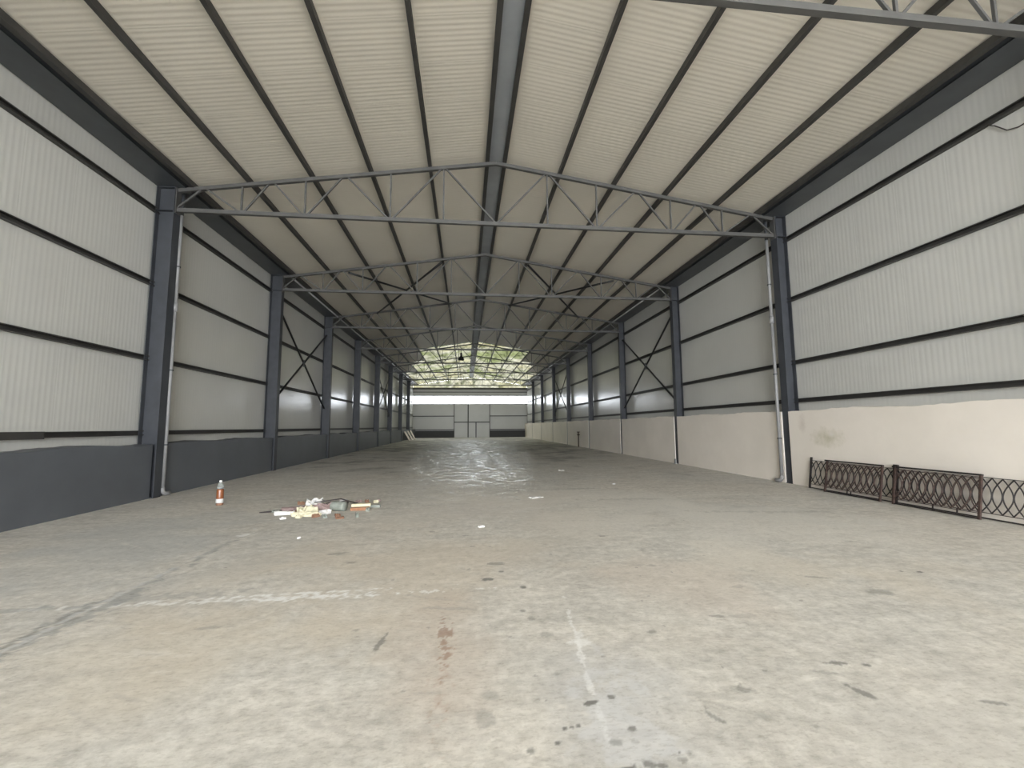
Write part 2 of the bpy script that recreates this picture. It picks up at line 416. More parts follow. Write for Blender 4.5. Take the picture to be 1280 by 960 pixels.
def build_floor():
    def axis(segs):
        out = [segs[0][0]]
        for a, b, d in segs:
            n = max(1, int(round((b - a) / d)))
            out += [a + (b - a) * (i + 1) / n for i in range(n)]
        return np.array(out)
    xs = axis([(WL - 0.3, -5.2, 0.06), (-5.2, -0.8, 0.024), (-0.8, 3.4, 0.0125), (3.4, 7.2, 0.024), (7.2, WR + 0.3, 0.06)])
    ys = axis([(YF, 1.7, 0.2), (1.7, 3.2, 0.0125), (3.2, 5.4, 0.018), (5.4, 8.0, 0.035), (8.0, 14.0, 0.1), (14.0, YB + 0.3, 0.5)])
    X, Y = np.meshgrid(xs, ys)
    P = np.zeros(X.shape + (3,)); A = np.zeros(X.shape)
    cache = {}
    def apply(cx, cy, rx, ry, rot, col, k, ns=9.0, na=1.6):
        nonlocal P, A
        if ns not in cache:
            cache[ns] = (fbm(X, Y, ns, int(ns * 10)) - 0.5) * 1.5
        t = math.radians(rot); dx, dy = X - cx, Y - cy
        u = (dx * math.cos(t) + dy * math.sin(t)) / rx; v = (-dx * math.sin(t) + dy * math.cos(t)) / ry
        d = np.sqrt(u * u + v * v) + cache[ns] * na
        sharp = 1.4 if ns < 2 else 3.0
        f = np.clip((1.0 - d) * sharp, 0, 1) * k
        P = P * (1 - f[..., None]) + np.array(col) * f[..., None]
        A = 1 - (1 - A) * (1 - f)
    for a in SOFT_: apply(*a, 1.1, 1.4)
    # broom-like scuff streaks, and random small drips
    rnd = random.Random(5)
    for i in range(170):
        y = 2.0 + rnd.random() ** 1.6 * 7; x = rnd.uniform(-0.9, 1.1) * y
        if -7 < x < 8.5:
            dark = rnd.random() < 0.5
            apply(x, y, rnd.uniform(0.05, 0.35), rnd.uniform(0.008, 0.03), rnd.uniform(-35, 10), (0.36, 0.34, 0.31) if dark else (0.66, 0.63, 0.57), rnd.uniform(0.2, 0.5), 14.0, 2.2)
    for i in range(110):
        y = 2.0 + rnd.random() ** 1.7 * 6; x = rnd.gauss(0.45, 0.5) * y * 0.6
        r_ = rnd.uniform(0.008, 0.025)
        apply(x, y, r_, r_ * 0.8, 0, (0.22, 0.21, 0.19), rnd.uniform(0.25, 0.75), 22.0, 0.9)
    for a in MARKS_: apply(*a)
    ny, nx = X.shape
    nv = nx * ny
    co = np.zeros((nv, 3), np.float32); co[:, 0] = X.ravel(); co[:, 1] = Y.ravel()
    i = (np.arange(ny - 1)[:, None] * nx + np.arange(nx - 1)[None, :]).ravel()
    q = np.stack([i, i + 1, i + nx + 1, i + nx], 1).astype(np.int32)
    # underside and rim give the slab its thickness
    low = np.array([(xs[0], ys[0], -0.3), (xs[-1], ys[0], -0.3), (xs[-1], ys[-1], -0.3), (xs[0], ys[-1], -0.3)], np.float32)
    c0, c1, c2, c3 = 0, nx - 1, nv - 1, nv - nx
    extra = np.array([(nv + 3, nv + 2, nv + 1, nv), (c1, c0, nv, nv + 1), (c2, c1, nv + 1, nv + 2), (c3, c2, nv + 2, nv + 3), (c0, c3, nv + 3, nv)], np.int32)
    co = np.concatenate([co, low]); q = np.concatenate([q, extra])
    me = bpy.data.meshes.new('floor')
    me.vertices.add(len(co)); me.vertices.foreach_set('co', co.ravel())
    me.loops.add(q.size); me.loops.foreach_set('vertex_index', q.ravel())
    me.polygons.add(len(q)); me.polygons.foreach_set('loop_start', np.arange(0, q.size, 4, dtype=np.int32))
    me.polygons.foreach_set('loop_total', np.full(len(q), 4, np.int32))
    me.update(calc_edges=True)
    ca = me.color_attributes.new('stain', 'FLOAT_COLOR', 'POINT')
    arr = np.zeros((len(co), 4), np.float32); arr[:nv, :3] = P.reshape(-1, 3); arr[:nv, 3] = A.ravel()
    ca.data.foreach_set('color', arr.ravel())
    me.materials.append(MT['floor'])
    o = bpy.data.objects.new('floor', me)
    C.objects.link(o)
    return struct(o)
build_floor()
g = MB().box(-45, 45, -40, YF, -0.3, -0.01)
struct(g.build('ground', 'outside'))

# ribbed sheets: the rib waves are real relief
PITCH_ = 0.11
def rib(t, amp):
    k = (t / PITCH_)
    base = amp * math.cos(2 * math.pi * k)
    j = (t % (PITCH_ * 9)) / PITCH_
    if j < 0.12 or j > 8.88:
        base -= amp * 2.2
    return base
def ribbed(mb, y0, y1, lines, amp, nrm):
    """lines: list of (x,z) across; ribs run along lines, repeated in y"""
    step = PITCH_ / 8
    n = int((y1 - y0) / step)
    vs = []; fs = []
    L = len(lines)
    for i in range(n + 1):
        y = y0 + (y1 - y0) * i / n
        d = rib(y, amp)
        for x, z in lines:
            vs.append((x + nrm[0] * d, y, z + nrm[1] * d))
    for i in range(n):
        for j in range(L - 1):
            fs.append((i * L + j, i * L + j + 1, (i + 1) * L + j + 1, (i + 1) * L + j))
    mb.add(vs, fs, True)
    return mb
for side, X, s in (('left', WL, 1), ('right', WR, -1)):
    wl = ribbed(MB(), YF, YB, [(X, 0.0), (X, 7.9)], 0.0009, (s, 0))
    wl.box(min(X - s * 0.05, X - s * 0.01), max(X - s * 0.05, X - s * 0.01), YF, YB, 0, 7.95)
    wall = struct(wl.build('wall_' + side, 'clad'))
    p = MB()
    face, top, mt = ((-7.225, 1.245, 'plinthL') if side == 'left' else (8.775, 1.965, 'plinthR'))
    edges = [YF] + [q for y in YS for q in (y - 0.13, y + 0.13)] + [YB]
    for a, b in zip(edges[::2], edges[1::2]):
        n = max(2, int((b - a) / 0.14))
        tops = [top + (random.random() - 0.5) * 0.022 + 0.02 * math.sin(a + i * 0.31) for i in range(n + 1)]
        vs = []; fs = []
        for i in range(n + 1):
            y = a + (b - a) * i / n
            vs += [(face, y, 0), (face, y, tops[i]), (X + s * 0.004, y, tops[i] + 0.01), (X + s * 0.004, y, 0)]
        for i in range(n):
            q = i * 4
            fs += [(q, q + 1, q + 5, q + 4), (q + 1, q + 2, q + 6, q + 5)]
        fs += [(0, 1, 2, 3), (n * 4 + 3, n * 4 + 2, n * 4 + 1, n * 4)]
        p.add(vs, fs)
    p.build('masonry_plinth', mt, wall)

# roof
def roof_lines(side, d0, d1):
    return [(XM + side * d0, sheet_z(d0)), (XM + side * d1, sheet_z(d1))]
ceil = MB()
for side, far in ((-1, XM - WL), (1, WR - XM)):
    ribbed(ceil, YF, Y_OP, roof_lines(side, 0.0, far), 0.0014, (0, 1))
    ribbed(ceil, Y_OP, 43.3, roof_lines(side, 4.8, far), 0.002, (0, 1))
    ribbed(ceil, 43.3, 50.1, roof_lines(side, 6.3, far), 0.002, (0, 1))
    a = (XM, 0, sheet_z(0) + 0.03); b = (XM + side * far, 0, sheet_z(far) + 0.03)
    for y0, y1, d0 in ((YF, Y_OP, 0), (Y_OP, 43.3, 4.8), (43.3, 50.1, 6.3)):
        xa, za = XM + side * d0, sheet_z(d0) + 0.02
        xb, zb = XM + side * (far + 0.1), sheet_z(far + 0.1) + 0.02
        vs = [(x, y, z + e) for e in (0, 0.06) for y in (y0, y1) for x, z in ((xa, za), (xb, zb))]
        ceil.add(vs, [(0, 1, 3, 2), (4, 6, 7, 5), (0, 4, 5, 1), (2, 3, 7, 6), (0, 2, 6, 4), (1, 5, 7, 3)])
ceil = struct(ceil.build('ceiling', 'roof'))
sk = MB()
for side, far in ((-1, XM - WL), (1, WR - XM)):
    for y0, y1, d0, d1 in ((Y_OP, 43.3, 0.25, 4.8), (43.3, 50.1, 0.25, 6.3), (50.1, YB, 0.25, far)):
        xa, za, xb, zb = XM + side * d0, sheet_z(d0), XM + side * d1, sheet_z(d1)
        sk.add([(xa, y0, za), (xb, y0, zb), (xb, y1, zb), (xa, y1, za)], [(0, 1, 2, 3)])
sk.build('translucent_roof_sheet', 'translucent', ceil)

# back wall
DX0, DX1 = -1.65, 3.55
bw = MB()
for x0, x1 in ((WL, DX0), (DX1, WR)):
    bw.box(x0, x1, YB, YB + 0.08, 0, 4.9)
bw.box(WL, WR, YB, YB + 0.08, 6.1, 7.2)
bw = struct(bw.build('wall_back', 'door'))
MB().add([(WL, YB + 0.04, 7.2), (WR, YB + 0.04, 7.2), (WR, YB + 0.04, sheet_z(WR - XM)), (XM, YB + 0.04, sheet_z(0)), (WL, YB + 0.04, sheet_z(XM - WL))], [(0, 1, 2, 3, 4)]).build('translucent_gable_sheet', 'translucent', bw)
for x0, x1 in ((WL, DX0 - 0.02), (DX1 + 0.02, WR)):
    MB().box(x0, x1, YB - 0.2, YB, 0, 1.0).build('masonry_plinth', 'backdark', bw)
    for z in (1.15, 3.13):
        MB().box(x0, x1, YB - 0.08, YB - 0.001, z - 0.06, z + 0.06).build('wall_rail', 'rail', bw)
MB().box(WL, WR, YB - 0.15, YB - 0.001, 7.05, 7.3).build('head_beam', 'rail', bw)
MB().box(WL, WR, YB - 0.06, YB - 0.001, 6.6, 6.7).build('wall_rail', 'rail', bw)
win = MB()
for z in (4.9, 6.1):
    win.box(WL, WR, YB - 0.03, YB + 0.1, z - 0.04, z + 0.04)
for x in (-7.5, -4.7, DX0, 0.37, DX1, 6.3, 9.05):
    win.box(x - 0.03, x + 0.03, YB - 0.02, YB + 0.08, 4.9, 6.1)
win = struct(win.build('window_1', 'steel'))
MB().add([(WL, YB + 0.05, 4.94), (WR, YB + 0.05, 4.94), (WR, YB + 0.05, 6.06), (WL, YB + 0.05, 6.06)], [(0, 1, 2, 3)]).build('pane', 'strip', win)
d = MB()
d.box(DX0 - 0.04, 0.36, YB - 0.12, YB + 0.02, 0.0, 4.9)
d.box(1.56, DX1 + 0.04, YB - 0.12, YB + 0.02, 0.0, 4.9)
d.box(0.36, 1.56, YB - 0.12, YB + 0.02, 2.2, 4.9)
d = struct(d.build('door_1', 'door'))
f = MB()
f.box(DX0 - 0.05, DX0 + 0.05, YB - 0.16, YB - 0.03, 0, 4.88); f.box(DX1 - 0.05, DX1 + 0.05, YB - 0.16, YB - 0.03, 0, 4.88)
f.box(DX0, DX1, YB - 0.16, YB - 0.121, 2.16, 2.3); f.box(0.3, 0.46, YB - 0.18, YB - 0.121, 0.02, 4.86)
f.build('door_frame', 'rail', d)
d2 = struct(MB().box(0.365, 1.555, YB - 0.11, YB - 0.0, 0.0, 2.195).build('door_2', 'door'))
f = MB(); f.box(1.46, 1.6, YB - 0.17, YB - 0.05, 0.0, 2.2)
f.build('door_frame', 'black', d2)
MB().tube([(0.58, YB - 0.14, 1.0), (0.70, YB - 0.14, 1.0)], 0.015).build('door_handle', 'galv', d2)

# gutter boxes, eaves purlins, light-line tube (continuous along the hall)
for side, s, fx in (('left', 1, WL), ('right', -1, WR)):
    t = MB()
    gx = fx + s * 0.67
    t.prism([(0.02, 0.0), (0.67, 0.0), (0.67, 0.13), (0.66, 0.13), (0.66, 0.01), (0.03, 0.01), (0.03, 0.10), (0.02, 0.10)], (fx, YF, 7.57), (fx, YB, 7.57), (s, 0, 0), (0, 0, 1))
    t.box(min(gx - s * 0.03, gx), max(gx - s * 0.03, gx), YF, YB, 7.565, 7.60)
    tag(t.build('eaves_gutter', 'gutter'), 'dark steel box gutter running along the top of the %s wall' % side, 'gutter', 'eaves gutters')
    t = MB()
    x0 = fx + s * 0.745
    dz = sheet_z(abs(x0 - XM))
    t.prism([(0, 0), (0.11, 0), (0.11, 0.13), (0.1, 0.13), (0.1, 0.012), (0.01, 0.012), (0.01, 0.12), (0, 0.12)], (x0, YF, dz - 0.15), (x0, YB, dz - 0.15), (s, 0, 0), (0, 0, 1))
    tag(t.build('eaves_beam', 'rail'), 'dark steel eaves beam beside the gutter at the foot of the %s roof slope' % side, 'beam', 'eaves beams')
    t = MB()
    t.tube([(fx + s * 0.708, 17.6, 7.56), (fx + s * 0.708, YB - 0.2, 7.56)], 0.032, 10)  # added tube that draws the light caught in the gap beside the gutter
    p = t.build('eaves_light_line', 'galv')
    tag(p, 'thin pale tube standing in for light in the eaves gap along the %s side' % side, 'pipe', 'eaves light lines')
    for y in [q + 0.25 for q in YS[2:]]:
        MB().box(min(fx + s * 0.675, fx + s * 0.743), max(fx + s * 0.675, fx + s * 0.743), y - 0.02, y + 0.02, 7.57, 7.605).build('light_line_clip', 'galv', p)

# ridge plate between the two ridge purlins
def cpurlin(x, s, z, wd=0.07, ht=0.15):
    t = MB()
    return t.prism([(-wd / 2, 0), (wd / 2, 0), (wd / 2, 0.015), (-wd / 2 + 0.008, 0.015), (-wd / 2 + 0.008, ht - 0.008), (wd / 2, ht - 0.008), (wd / 2, ht), (-wd / 2, ht)], (x, YF, z), (x, YB, z), (s, 0, 0), (0, 0, 1))
tag(MB().box(XM - 0.19, XM + 0.19, YF, YB, ZR + 0.045, ZR + 0.06).build('ridge_plate', 'ridge'), 'flat grey metal plate running along the ridge of the roof between two purlins', 'plate')
for s, sn in ((-1, 'left'), (1, 'right')):
    for k, dx in enumerate((0.235, 1.77, 3.3, 4.78, 6.3)):
        o = cpurlin(XM + s * dx, s, chord_z(dx) + 0.003, 0.085 if k else 0.10, 0.13).build('roof_purlin', 'rail')
        lab = ('dark steel purlin along the %s edge of the ridge plate' % sn if k == 0 else
               'thin dark steel purlin under the %s roof slope, %s one down from the ridge plate' % (sn, ORD[k - 1]))
        tag(o, lab, 'purlin', 'lengthwise roof purlins')

# ------------------------------------------------------------------ columns
PLACE = ['first column from the camera', 'second column from the camera', 'third column from the camera', 'fourth column from the camera', 'fifth column from the camera', 'sixth column from the camera', 'seventh column from the camera', 'eighth column from the camera', 'ninth and farthest column']
def bay_name(k):
    return 'before the first column' if k == 0 else ('between the %s and %s columns' % (ORD[k - 1], ORD[k]) if k < len(YS) else 'in the last bay')
for side, s, fx, cx in (('left', -1, FL, WL), ('right', 1, FR, WR)):
    for k, y in enumerate(YS):
        col = stand('steel_column', ((fx + cx) / 2, y, 0), 'blue-grey steel column on the %s wall, %s' % (side, PLACE[k]), 'column', 'steel columns along the walls')
        ox, oy = -(fx + cx) / 2, -y
        out = cx - s * 0.05
        lo, hi = sorted((fx, out))
        wlo, whi = sorted((fx, fx + s * 0.014)); vlo, vhi = sorted((out, out - s * 0.014))
        t = MB(); t.box(wlo + ox, whi + ox, -0.125, 0.125, 0, 7.56); t.build('inner_flange', 'steel', col)
        t = MB(); t.box(vlo + ox, vhi + ox, -0.125, 0.125, 0, 7.56); t.build('outer_flange', 'steel', col)
        t = MB(); t.box(lo + 0.014 + ox, hi - 0.014 + ox, -0.006, 0.006, 0, 7.56); t.build('web', 'steel', col)
        t = MB(); t.box(lo - 0.02 + ox, hi + ox, -0.12, 0.12, 0, 0.018); t.build('base_plate', 'steel', col)
        t = MB(); t.box(lo + ox, hi + ox, -0.1, 0.1, 7.545, 7.565)
        t.box(lo + 0.014 + ox, hi - 0.014 + ox, -0.1, 0.1, 6.95, 6.965); t.build('end_plate', 'steel', col)

# wall rails (girts), one per bay
for side, s, cx, zs in (('left', 1, WL, (6.93, 5.10, 3.28, 1.50)), ('right', -1, WR, (6.86, 5.10, 3.31, 2.25))):
    ys = [YF] + YS + [YB - 0.1]
    for b in range(len(ys) - 1):
        a, e = ys[b] + (0.0 if b == 0 else 0.012), ys[b + 1] - 0.012
        for r, z in enumerate(zs):
            t = MB()
            hh = 0.055
            t.prism([(0.004, -hh), (0.1, -hh), (0.1, -hh + 0.018), (0.092, -hh + 0.018), (0.092, -hh + 0.008), (0.012, -hh + 0.008), (0.012, hh - 0.008), (0.092, hh - 0.008), (0.092, hh - 0.018), (0.1, hh - 0.018), (0.1, hh), (0.004, hh)], (cx, a, z), (cx, e, z), (s, 0, 0), (0, 0, 1))
            o = t.build('wall_rail', 'rail')
            if side == 'left' and b == 1 and r == 3:
                MB().box(cx + 0.09, cx + 0.115, 4.9, 8.65, z - 0.075, z + 0.06).build('overlap_splice', 'rail', o)
            tag(o, 'dark rail on %s wall, %s, %s' % (side, ('topmost', 'second down', 'third down', 'lowest')[r], bay_name(b)), 'wall rail', 'horizontal steel wall rails')

# ------------------------------------------------------------------ trusses
BN = [7.98, 6.45, 4.92, 2.78]       # bottom chord nodes
TN = [7.35, 5.75, 3.95, 1.40]       # top chord nodes
def make_truss(k, y):
    nm = ['nearest, cut by the upper right corner'] + ['%s from the camera' % ORD[i] for i in range(1, 8)] + ['farthest, next to the back wall']
    r = stand('roof_truss', (XM, y, 7.0), 'grey lattice roof truss spanning the hall, ' + nm[k], 'truss', 'roof trusses')
    Z0 = -7.0
    for s, far in ((-1, XM - FL), (1, FR - XM)):
        MB().beam((0, 0, chord_z(0) - 0.045 + Z0), (s * far, 0, chord_z(far) - 0.045 + Z0), 0.09, 0.09).build('top_chord', 'truss', r)
    MB().beam((-(XM - FL), 0, 0.0), (FR - XM, 0, 0.0), 0.09, 0.10).build('bottom_chord', 'truss', r)
    for s in (-1, 1):
        far = (XM - FL) if s < 0 else (FR - XM)
        # sprung end plate against the column
        MB().box(*sorted((s * (far - 0.02), s * far)), -0.09, 0.09, -0.1, chord_z(far) + Z0).build('end_plate', 'truss', r)
        for x in BN[1:]:
            MB().beam((s * x, 0, 0.05), (s * x, 0, chord_z(x) - 0.09 + Z0), 0.04, 0.04, (0, 1, 0)).build('vertical', 'truss', r)
        MB().beam((s * TN[3], 0, 0.05), (s * TN[3], 0, chord_z(TN[3]) - 0.09 + Z0), 0.04, 0.04, (0, 1, 0)).build('vertical', 'truss', r)
        bn = BN + [0.0]
        for i, tx in enumerate(TN):
            for bx, e, g in ((bn[i], 0.10, 0.06), (bn[i + 1], -0.10, 0.06)):
                if i == 3 and e < 0: e = -0.08
                sx = 0.0 if (i == 0 and e > 0) else (0.07 if e > 0 else -0.07)
                MB().beam((s * (bx - sx if bx else 0.03), 0, 0.04), (s * (tx + e * 0.8), 0, chord_z(tx + e * 0.8) - 0.08 + Z0), 0.04, 0.04, (0, 1, 0)).build('diagonal', 'truss', r)
    return r
for k, y in enumerate(YS):
    make_truss(k, y)

# ------------------------------------------------------------------ bracing in the roof plane (third bay) and on the walls
def roof_brace(s, sn):
    r = stand('roof_brace', (XM + s * 3.3, 20.6, chord_z(3.3) - 0.12), 'dark tubular X brace under the %s roof slope between the third and fourth trusses' % sn, 'brace', 'roof cross braces')
    o = Vector((-XM - s * 3.3, -20.6, -(chord_z(3.3) - 0.12)))
    def P(dx, y): return Vector((XM + s * dx, y, chord_z(dx) - 0.12)) + o
    for a, b in (((5.5, 17.5), (1.6, 23.75)), ((1.8, 17.5), (5.6, 23.75))):
        A, B = P(*a), P(*b); m = (A + B) / 2
        d = (B - A).normalized()
        for p, q in ((A, m - d * 0.12), (m + d * 0.12, B)):
            MB().tube([p, q], 0.045, 8).build('tube', 'black', r)
    c = P(3.6, 20.62)
    MB().box(c.x - 0.15, c.x + 0.15, c.y - 0.15, c.y + 0.15, c.z - 0.008, c.z + 0.008).build('gusset_plate', 'white', r)
roof_brace(-1, 'left'); roof_brace(1, 'right')

def wall_brace(side, x, y0, y1, z0, z1, where):
    r = stand('wall_brace', (x, (y0 + y1) / 2, (z0 + z1) / 2), 'dark X brace on the %s wall %s' % (side, where), 'brace', 'wall cross braces')
    hy, hz = (y1 - y0) / 2, (z1 - z0) / 2
    for a in (1, -1):
        L = math.hypot(hy, hz)
        for e in (1, -1):
            MB().tube([(0, e * hy * 0.12 / L * 1.0, e * a * hz * 0.12 / L), (0, e * hy, e * a * hz)], 0.042, 8).build('tube', 'black', r)
    MB().box(-0.008, 0.008, -0.16, 0.16, -0.16, 0.16).build('gusset_plate', 'steel', r)
for side, x in (('left', -7.42), ('right', 8.97)):
    wall_brace(side, x, 17.55, 23.7, 2.6, 6.5, 'between the third and fourth columns')
    wall_brace(side, x, 37.15, 43.15, 2.6, 6.5, 'between the sixth and seventh columns')

# ------------------------------------------------------------------ downpipes at the second columns
def downpipe(side, x, y, s):
    r = stand('downpipe', (x, y, 0), 'grey plastic rainwater pipe running down the second column of the %s wall' % side, 'pipe', 'rainwater downpipes')
    MB().tube([(0, 0, 7.0), (0, 0, 4.6)], 0.042, 14).build('pipe_length', 'pipe', r)
    MB().tube([(0, 0, 4.55), (0, 0, 0.18)], 0.042, 14).build('pipe_length', 'pipe', r)
    MB().tube([(0, 0, 4.48), (0, 0, 4.68)], 0.06, 14).build('socket', 'pipe', r)
    MB().tube([(0, 0, 7.56), (0, 0, 6.95)], 0.045, 14).build('gutter_outlet', 'gutter', r)
    MB().tube([(0, 0, 0.2), (0, 0, 0.12), (-s * 0.02, 0.04, 0.07), (-s * 0.03, 0.12, 0.055), (-s * 0.03, 0.2, 0.052)], 0.05, 14).build('elbow', 'pipe', r)
    for z in (1.2, 3.0, 5.6):
        MB().lathe([(0.052, 0), (0.058, 0.0), (0.058, 0.03), (0.052, 0.03)], (0, 0, z), 14).build('bracket', 'steel', r)
downpipe('left', -7.155, 11.285, -1)
downpipe('right', 8.715, 11.285, 1)

# thin cable on the right wall near the top corner
tag(MB().tube([(WR - 0.06, 6.25, 6.86), (WR - 0.035, 6.10, 6.74), (WR - 0.03, 5.95, 6.55), (WR - 0.03, 5.8, 6.50), (WR - 0.03, 5.5, 6.52), (WR - 0.03, 4.85, 6.62)], 0.010, 6).build('cable', 'darkwood'),
    'thin dark cable sagging below the top rail of the right wall, at the picture edge', 'cable')

# ------------------------------------------------------------------ pendant lamp
r = stand('pendant_lamp', (-0.32, 30.3, 6.25), 'black bell-shaped pendant lamp hanging from a truss far down the hall', 'lamp')
MB().lathe([(0.22, 0.0), (0.215, 0.03), (0.17, 0.16), (0.10, 0.26), (0.08, 0.28), (0.0, 0.28)], (0, 0, 0), 20).build('lamp_shade', 'black', r)
MB().lathe([(0.0, 0.28), (0.075, 0.28), (0.075, 0.48), (0.03, 0.54), (0.0, 0.54)], (0, 0, 0), 14).build('lamp_body', 'black', r)
MB().tube([(0, 0, 0.52), (0, 0, 0.71)], 0.015, 6).build('hook', 'black', r)
MB().lathe([(0.0, 0.07), (0.05, 0.09), (0.06, 0.16), (0.03, 0.24), (0.0, 0.25)], (0, 0, 0), 12).build('bulb', 'white', r)

# ------------------------------------------------------------------ iron railing panels leaning on the right plinth
def railing(y0, y1, xb, xt, zt, label, front):
    """panel in its own frame: u runs along y, v up the leaning face"""
    L = y1 - y0
    r = stand('railing_panel', (xb, y0, 0), label, 'railing', 'iron railing panels on the right')
    lean = math.atan2(xt - xb, zt)
    r.rotation_euler = (0, lean, 0)
    ht = math.hypot(zt, xt - xb)
    if front:
        MB().box(-0.022, 0.022, -0.02, L + 0.06, ht - 0.03, ht).build('top_rail', 'darkiron', r)
        MB().box(-0.02, 0.02, 0, L, ht - 0.075, ht - 0.062).build('under_rail', 'rust', r)
        top = ht - 0.07
    else:
        MB().box(-0.009, 0.009, 0, L, ht - 0.055, ht - 0.045).build('top_rail', 'darkiron', r)
        top = ht - 0.05
    MB().box(-0.012, 0.012, 0, L, 0.10, 0.112).build('lower_rail', 'rust', r)
    MB().box(-0.015, 0.015, 0, L, 0.008, 0.03).build('foot_rail', 'darkiron', r)
    for u in (0.0, L):
        MB().box(-0.018, 0.018, u - 0.018, u + 0.018, 0.0, ht + (0.03 if not front else 0) - (0.02 if front else 0)).build('post', 'rust' if front else 'darkiron', r)
    MB().box(-0.008, 0.008, L * 0.5 - 0.008, L * 0.5 + 0.008, 0.02, 0.11).build('stub', 'darkiron', r)
    n = max(4, round(L / 0.15)); sp = L / n
    z0 = 0.106
    lt = MB()
    for i in range(-1, n + 2):
        for sg in (1, -1):
            pts = []
            for q in range(15):
                t = q / 14
                u = i * sp + sg * sp * math.sin(math.pi * t)
                if -0.001 <= u <= L + 0.001:
                    pts.append((sg * 0.005, u, z0 + (top - z0) * t))
                else:
                    if len(pts) > 1: lt.tube(pts, 0.010, 5)
                    pts = []
            if len(pts) > 1:
                lt.tube(pts, 0.010, 5)
    lt.build('lattice', 'rust' if front else 'darkiron', r)
    return r
railing(8.09, 10.24, 8.64, 8.745, 0.735, 'dark iron lattice railing panel at the back of the pair nearest the second column', False)
railing(5.85, 8.03, 8.64, 8.745, 0.735, 'dark iron railing panel at the back, running out of the right picture edge', False)
railing(8.24, 9.62, 8.50, 8.63, 0.745, 'rusty iron railing panel with thick top bar in front, farther of the two front panels', True)
railing(6.50, 7.96, 8.50, 8.63, 0.745, 'rusty iron railing panel with thick top bar in front, nearer of the two front panels', True)

# ------------------------------------------------------------------ plastic bottle with amber liquid
r = stand('plastic_bottle', (-5.1, 9.82, 0), 'clear plastic bottle of amber liquid with a white band, standing on the floor at left', 'bottle')
MB().lathe([(0.0, 0.0), (0.062, 0.0), (0.068, 0.012), (0.068, 0.045), (0.0, 0.045)], (0, 0, 0), 20).build('bottle_base', 'card', r)
MB().lathe([(0.0, 0.046), (0.066, 0.046), (0.068, 0.10), (0.066, 0.31), (0.058, 0.335), (0.0, 0.335)], (0, 0, 0), 20).build('liquid', 'amber', r)
MB().lathe([(0.070, 0.05), (0.0712, 0.05), (0.0712, 0.135), (0.070, 0.135)], (0, 0, 0), 20).build('label_band', 'white', r)
MB().lathe([(0.060, 0.337), (0.066, 0.345), (0.064, 0.37), (0.045, 0.43), (0.024, 0.46), (0.022, 0.485), (0.0, 0.485)], (0, 0, 0), 20).build('shoulder', 'clear', r)
MB().lathe([(0.026, 0.47), (0.028, 0.475), (0.028, 0.51), (0.0, 0.512)], (0, 0, 0), 16).build('cap', 'white', r)

# ------------------------------------------------------------------ litter heap on the floor at left
def slab(name, m, cx, cy, w_, l_, h_, rz, z=0.0, tilt=0.0, label='', cat='', grp='scattered litter heap', crump=0.0, seed=0):
    rnd = random.Random(seed)
    nx, ny = (5, 5) if crump else (1, 1)
    t = MB(); vs = []; fs = []
    for sgn in (0, 1):
        for i in range(nx + 1):
            for j in range(ny + 1):
                x = (i / nx - 0.5) * w_ * (1 + (rnd.random() - 0.5) * 0.25 * (crump > 0)); y = (j / ny - 0.5) * l_ * (1 + (rnd.random() - 0.5) * 0.25 * (crump > 0))
                zz = (h_ if sgn else 0) + (rnd.random() * crump if (crump and sgn) else 0)
                if crump and not sgn: zz = 0
                vs.append((x, y, zz))
    q = (nx + 1) * (ny + 1)
    for i in range(nx):
        for j in range(ny):
            a = i * (ny + 1) + j
            fs.append((a, a + 1, a + ny + 2, a + ny + 1)); fs.append((q + a, q + a + ny + 1, q + a + ny + 2, q + a + 1))
    for i in range(nx):
        a = i * (ny + 1); b = a + ny + 1; fs.append((a, b, q + b, q + a)); a += ny; b += ny; fs.append((b, a, q + a, q + b))
    for j in range(ny):
        a = j; fs.append((a + 1, a, q + a, q + a + 1)); a = nx * (ny + 1) + j; fs.append((a, a + 1, q + a + 1, q + a))
    t.add(vs, fs)
    o = t.build(name, m)
    o.location = (cx, cy, z); o.rotation_euler = (tilt, 0, math.radians(rz))
    return tag(o, label, cat, grp)
def hold(y, x): return x, y
slab('cardboard_sheet', 'mauve', -3.34, 9.06, 0.42, 0.26, 0.02, 20, 0.0, 0.05, 'flat mauve-grey cardboard sheet at the left of the litter heap', 'cardboard', crump=0.04, seed=1)
slab('foam_piece', 'cream', -2.95, 8.68, 0.32, 0.20, 0.05, 35, 0.0, 0, 'pale yellow foam lump in the middle of the litter heap', 'foam', crump=0.10, seed=2)
slab('paper_sheet', 'white', -3.33, 8.62, 0.34, 0.14, 0.012, 12, 0.0, 0, 'crumpled white paper strip along the near left edge of the litter heap', 'paper', crump=0.05, seed=3)
slab('foam_piece', 'cream', -2.88, 8.40, 0.50, 0.10, 0.03, -4, 0.0, 0, 'cream foam strip lying along the near edge of the litter heap', 'foam', crump=0.05, seed=4)
slab('paper_sheet', 'white', -3.08, 9.46, 0.28, 0.20, 0.03, 10, 0.0, 0, 'crumpled white paper ball at the far side of the litter heap', 'paper', crump=0.13, seed=5)
slab('paper_sheet', 'white', -2.60, 8.56, 0.20, 0.09, 0.02, 50, 0.0, 0, 'small white folded paper right of the yellow foam in the litter heap', 'paper', crump=0.06, seed=6)
slab('cardboard_sheet', 'mauve', -2.74, 9.06, 0.42, 0.24, 0.03, -15, 0.0, 0, 'torn mauve-grey cardboard at the centre right of the litter heap', 'cardboard', crump=0.09, seed=7)
slab('cardboard_sheet', 'darkwood', -2.62, 9.42, 0.40, 0.10, 0.02, 25, 0.0, 0, 'dark torn cardboard strip behind the litter heap', 'cardboard', crump=0.07, seed=8)
